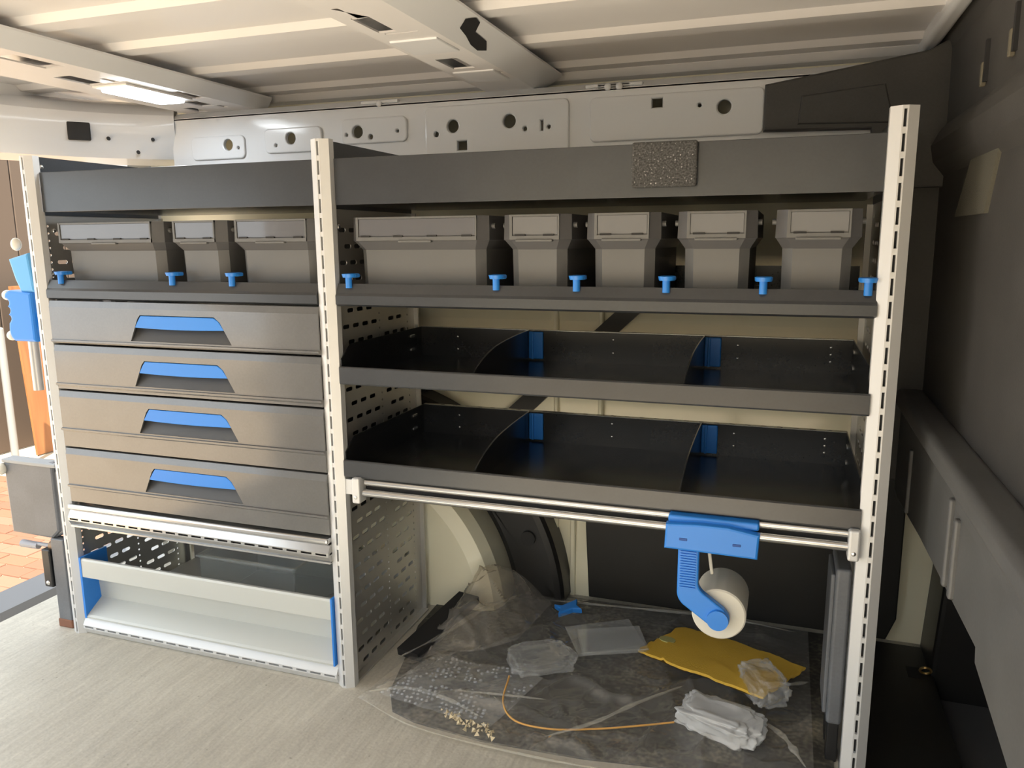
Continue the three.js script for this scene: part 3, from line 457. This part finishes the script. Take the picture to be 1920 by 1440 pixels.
function bagBlob(name, c, size, turn, m, label, cat, amp = 0.22, sd = 1) {
  const g = mergeVertices(norm(new THREE.IcosahedronGeometry(1, 14)).deleteAttribute('normal').deleteAttribute('uv')); const p = g.attributes.position;
  for (let i = 0; i < p.count; i++) {
    let x = p.getX(i), y = p.getY(i), z = p.getZ(i); const sq = (v) => Math.sign(v) * Math.pow(Math.abs(v), 0.55);
    const r = 1 + amp * fbm(x * 2.2 + sd, y * 2.2, z * 2.2, 4) - amp * 0.5 * Math.max(0, ridge(x + sd, z + y, 2.1) - 0.3);
    x = sq(x) * r; z = sq(z) * r; y = sq(y) * r; p.setXYZ(i, x * size[0] / 2, Math.max(-0.95, y) * size[1] / 2, z * size[2] / 2);
  }
  g.computeVertexNormals(); g.rotateY(turn).translate(...c); return tag(obj(name, g, m), label, cat);
}
bagBlob('white_bag', [0.785, 0.034, -0.09], [0.17, 0.05, 0.095], -0.3, mat.whiteBag, 'crumpled white plastic bag in front of the yellow envelope', 'plastic bag', 0.3, 3);
bagBlob('clear_bag', [0.86, 0.078, -0.175], [0.08, 0.06, 0.11], 0.5, mat.bag, 'crumpled clear bag on the end of the yellow envelope', 'plastic bag', 0.4, 9);
bagBlob('clear_bag', [0.385, 0.034, -0.20], [0.15, 0.03, 0.12], 0.55, mat.bag, 'puffy clear bag between bubble wrap and clear sleeves', 'plastic bag', 0.3, 5);
{
  const t = thing('padded_envelope', 'yellow padded envelope lying on the plastic film', 'envelope', [0.765, 0.052, -0.285]);
  const g = new THREE.BoxGeometry(0.315, 0.03, 0.165, 40, 2, 22), p = g.attributes.position;
  for (let i = 0; i < p.count; i++) { const x = p.getX(i), z = p.getZ(i), ex = 1 - Math.pow(Math.abs(x) / 0.1576, 6), ez = 1 - Math.pow(Math.abs(z) / 0.0826, 6); p.setY(i, p.getY(i) * (0.12 + 0.88 * Math.sqrt(Math.max(0, ex * ez))) + 0.012 * fbm(x * 12, z * 18, 2) + 0.005 * crease(x * 0.5, z, 26, 4)); }
  g.rotateZ(0.10).rotateY(-0.51); obj('envelope_body', mergeVertices(g), mat.yellow, t);
  obj('label_spot', cyl(0.016, 0.002, 'y', 0, 0, 0, 24).scale(1.3, 1, 0.8).rotateZ(0.1).rotateY(-0.51).translate(-0.118, 0.004, -0.045), M({ color: C(0.42, 0.40, 0.16), roughness: 0.6 }), t);
}
for (const [x, z, y, a, w, d, lab] of [[0.50, -0.335, 0.034, 0.52, 0.16, 0.12, 'flat clear plastic sleeve under the other sleeve by the envelope'], [0.525, -0.30, 0.048, 0.40, 0.15, 0.10, 'flat clear plastic sleeve lying on top beside the envelope']]) {
  const t = thing('clear_sleeve', lab, 'plastic sleeve', [x, y, z], 'clear plastic sleeves'); t.rotation.y = a; t.rotation.x = 0.06;
  obj('sleeve_body', rb(-w / 2, w / 2, -0.004, 0.004, -d / 2, d / 2, 0.002), mat.bag, t);
  obj('folded_edge', [tube([[-w / 2, 0.004, d / 2], [0, 0.005, d / 2], [w / 2, 0.004, d / 2]], 0.0015, 12, 6), tube([[-w / 2, 0.004, -d / 2], [-w / 2, 0.005, 0], [-w / 2, 0.004, d / 2]], 0.0015, 12, 6)], mat.clear, t);
}
{ const g = extY([[-0.03, -0.018], [-0.012, -0.010], [0.012, -0.016], [0.03, -0.02], [0.024, 0.0], [0.032, 0.018], [0.01, 0.010], [-0.01, 0.014], [-0.028, 0.016], [-0.02, 0.0]], 0, 0.016, 0.003).rotateY(0.5).rotateX(0.3).translate(0.385, 0.036, -0.43); tag(obj('blue_clip', g, mat.blue), 'loose blue plastic clip lying at the back of the film', 'clip'); }
tag(obj('cord', tube([[0.345, 0.038, -0.10], [0.36, 0.026, -0.02], [0.40, 0.024, 0.025], [0.47, 0.024, 0.03], [0.56, 0.024, 0.0], [0.64, 0.026, -0.035], [0.70, 0.03, -0.06]], 0.002, 60, 6), mat.cord), 'thin orange cord curling across the plastic film', 'cord');
{ const b = []; for (let i = 0; i < 46; i++) { const a = rnd(), x = 0.24 + a * 0.10 + rnd() * 0.05, z = 0.03 + a * 0.03 + rnd() * 0.03; b.push(new THREE.TetrahedronGeometry(0.003 + rnd() * 0.004).rotateX(rnd() * 3).rotateY(rnd() * 3).translate(x, 0.021, z)); } tag(obj('wood_chips', b, M({ color: C(0.62, 0.52, 0.34), roughness: 0.9 })), 'pale crumbs scattered on the mat front edge', 'crumbs', null, 'stuff'); }
{ // floor lashing ring by the cab gap
  const t = thing('lashing_ring', 'small brass lashing ring in the floor near the bulkhead', 'lashing ring', [1.19, 0.0, -0.45]);
  obj('recess_plate', rb(-0.03, 0.01, 0.0, 0.004, -0.03, 0.02, 0.002), mat.slot, t);
  obj('ring', new THREE.TorusGeometry(0.011, 0.0028, 8, 20).rotateX(0.5).translate(0.006, 0.014, 0), mat.brass, t);
}

// ---------------------------------------------------------------- fittings on the outer end panel (rear door side)
{
  const t = thing('vice_box', 'grey metal vice box with lever mounted outside the end panel', 'vice box', [-0.88, 0.235, -0.06]);
  obj('box_body', [extZ([[-0.085, 0.0], [0.05, -0.002], [0.075, 0.02], [0.075, 0.195], [-0.088, 0.185]], 0.0, 0.042, 0.006)], mat.greyBox, t);
  obj('side_face', [extZ([[0.05, -0.002], [0.095, 0.02], [0.095, 0.19], [0.055, 0.155]], 0.0, 0.036, 0.005)], mat.greyBox, t);
  obj('top_strip', rb(-0.088, 0.09, 0.184, 0.194, 0.01, 0.046, 0.003), M({ color: C(0.30, 0.31, 0.32), roughness: 0.4 }), t);
  obj('knob', new THREE.SphereGeometry(0.013, 16, 12).scale(1, 1.2, 1).translate(-0.09, 0.168, 0.046), mat.knob, t);
  obj('pivot', [cyl(0.012, 0.03, 'x', 0.045, -0.025, 0.03), rb(0.05, 0.10, -0.035, -0.015, 0.02, 0.04, 0.004)], M({ color: C(0.25, 0.17, 0.11), roughness: 0.5, metalness: 0.5 }), t);
  obj('lever', [cyl(0.005, 0.05, 'x', 0.012, -0.026, 0.032), cyl(0.010, 0.055, 'x', -0.04, -0.031, 0.032, 18, 0.009)], M({ color: C(0.33, 0.33, 0.36), roughness: 0.35 }), t);
  obj('hanging_bar', rb(0.014, 0.042, -0.13, -0.03, 0.02, 0.05, 0.004), mat.plasticBlack, t); obj('bar_end', dome(0.006, 'z', 0.028, -0.118, 0.05), mat.bolt, t);
  obj('mounting_post', [rb(0.044, 0.086, -0.215, 0.0, 0.02, 0.045, 0.003)], mat.greyBox, t);
  obj('post_foot', [rb(0.042, 0.088, -0.235, -0.213, 0.018, 0.047, 0.003)], mat.rust, t);
}
{
  const t = thing('tool_clamp', 'blue plastic tool clamp with grey rod outside the end panel', 'tool clamp', [-0.89, 0.72, -0.08]);
  const s = new THREE.Shape(); s.moveTo(0.03, 0); s.lineTo(0.03, 0.12); s.lineTo(-0.04, 0.125); s.quadraticCurveTo(-0.06, 0.12, -0.058, 0.105); for (const y of [0.085, 0.065, 0.045]) s.quadraticCurveTo(-0.036, y + 0.012, -0.052, y); s.quadraticCurveTo(-0.06, 0.01, -0.04, 0.0); s.closePath();
  obj('clamp_body', extZ(s, -0.03, 0.02, 0.006, 8), mat.blue, t);
  obj('upper_jaw', [extZ([[-0.035, 0.20], [0.03, 0.215], [0.04, 0.12], [-0.005, 0.12], [-0.02, 0.15]], -0.03, 0.015, 0.006)], M({ color: C(0.10, 0.36, 0.70), roughness: 0.35 }), t);
  for (const y of [0.112, 0.012]) obj('knob', new THREE.SphereGeometry(0.0125, 16, 12).translate(-0.062, y, 0.006), mat.knob, t);
  obj('knob', new THREE.SphereGeometry(0.012, 16, 12).scale(1, 1.3, 1).translate(-0.02, 0.235, 0), mat.knob, t);
  obj('rod', cyl(0.012, 0.13, 'y', -0.008, -0.06, -0.005, 16), mat.steel, t);
  obj('mounting_arm', rb(0.02, 0.125, 0.03, 0.07, -0.02, 0.0, 0.004), mat.blue, t);
}

// ---------------------------------------------------------------- outside, behind the open rear doors
const gy = -0.62;
{
  const t = thing('ground', 'sunlit orange brick paving around the van', 'paving', [0, gy, 0], null, 'structure');
  obj('bedding', bx(-9, 9, -0.3, -0.008, -9, 9), mat.ground, t);
  const tones = [C(0.13, 0.050, 0.024), C(0.14, 0.058, 0.03), C(0.115, 0.043, 0.021), C(0.132, 0.06, 0.034)].map((c) => M({ color: c, roughness: 0.85, bumpMap: fineBump, bumpScale: 0.001 }));
  const g = metreUV(norm(rb(-0.098, 0.098, -0.05, 0, -0.047, 0.047, 0.006, 1)));
  for (let i = 0; i < 16; i++) for (let j = 0; j < 17; j++) { const m = new THREE.Mesh(g, tones[Math.floor(rnd() * 4)]); m.name = 'brick'; m.castShadow = m.receiveShadow = true; m.position.set(-1.75 - i * 0.2 - (j % 2) * 0.1, (rnd() - 0.5) * 0.004, -0.75 - j * 0.1); t.add(m); }
}
{
  const t = thing('fence', 'brown board fence standing beyond the brick paving', 'fence', [-4.75, gy, 0]);
  for (let k = 0; k < 14; k++) { const z = -4.2 + k * 0.21; const m = obj('board', rb(0, 0.03, 0, 2.6, z, z + 0.2, 0.006), k === 7 ? mat.fenceRed : mat.fence, t); }
  obj('rail', bx(-0.05, 0, 0.4, 0.5, -4.2, -1.26), mat.fence, t); obj('rail', bx(-0.05, 0, 2.0, 2.1, -4.2, -1.26), mat.fence, t);
}
tag(obj('plywood_board', rb(-0.009, 0.009, 0, 1.27, -0.42, 0.17, 0.002).rotateZ(0.06).translate(-4.42, gy, -3.03), mat.wood), 'orange plywood board leaning against the brown fence', 'board');
tag(obj('metal_post', [cyl(0.024, 1.0, 'y', -4.2, gy + 0.5, -2.52), dome(0.024, 'y', -4.2, gy + 1.0, -2.52)], M({ color: C(0.20, 0.20, 0.19), roughness: 0.5, metalness: 0.3 })), 'galvanised metal post standing beside the plywood board', 'post');

// unseen wall added to bounce warm light in through the sliding door
tag(obj('bounce_wall', bx(-5, 7, gy, 2.4, 7.0, 7.2), M({ color: C(0.80, 0.72, 0.56), roughness: 0.9 })), 'unseen cream wall added to bounce light through the open sliding door', 'added wall', null, 'structure');

renderer.render(scene, camera);
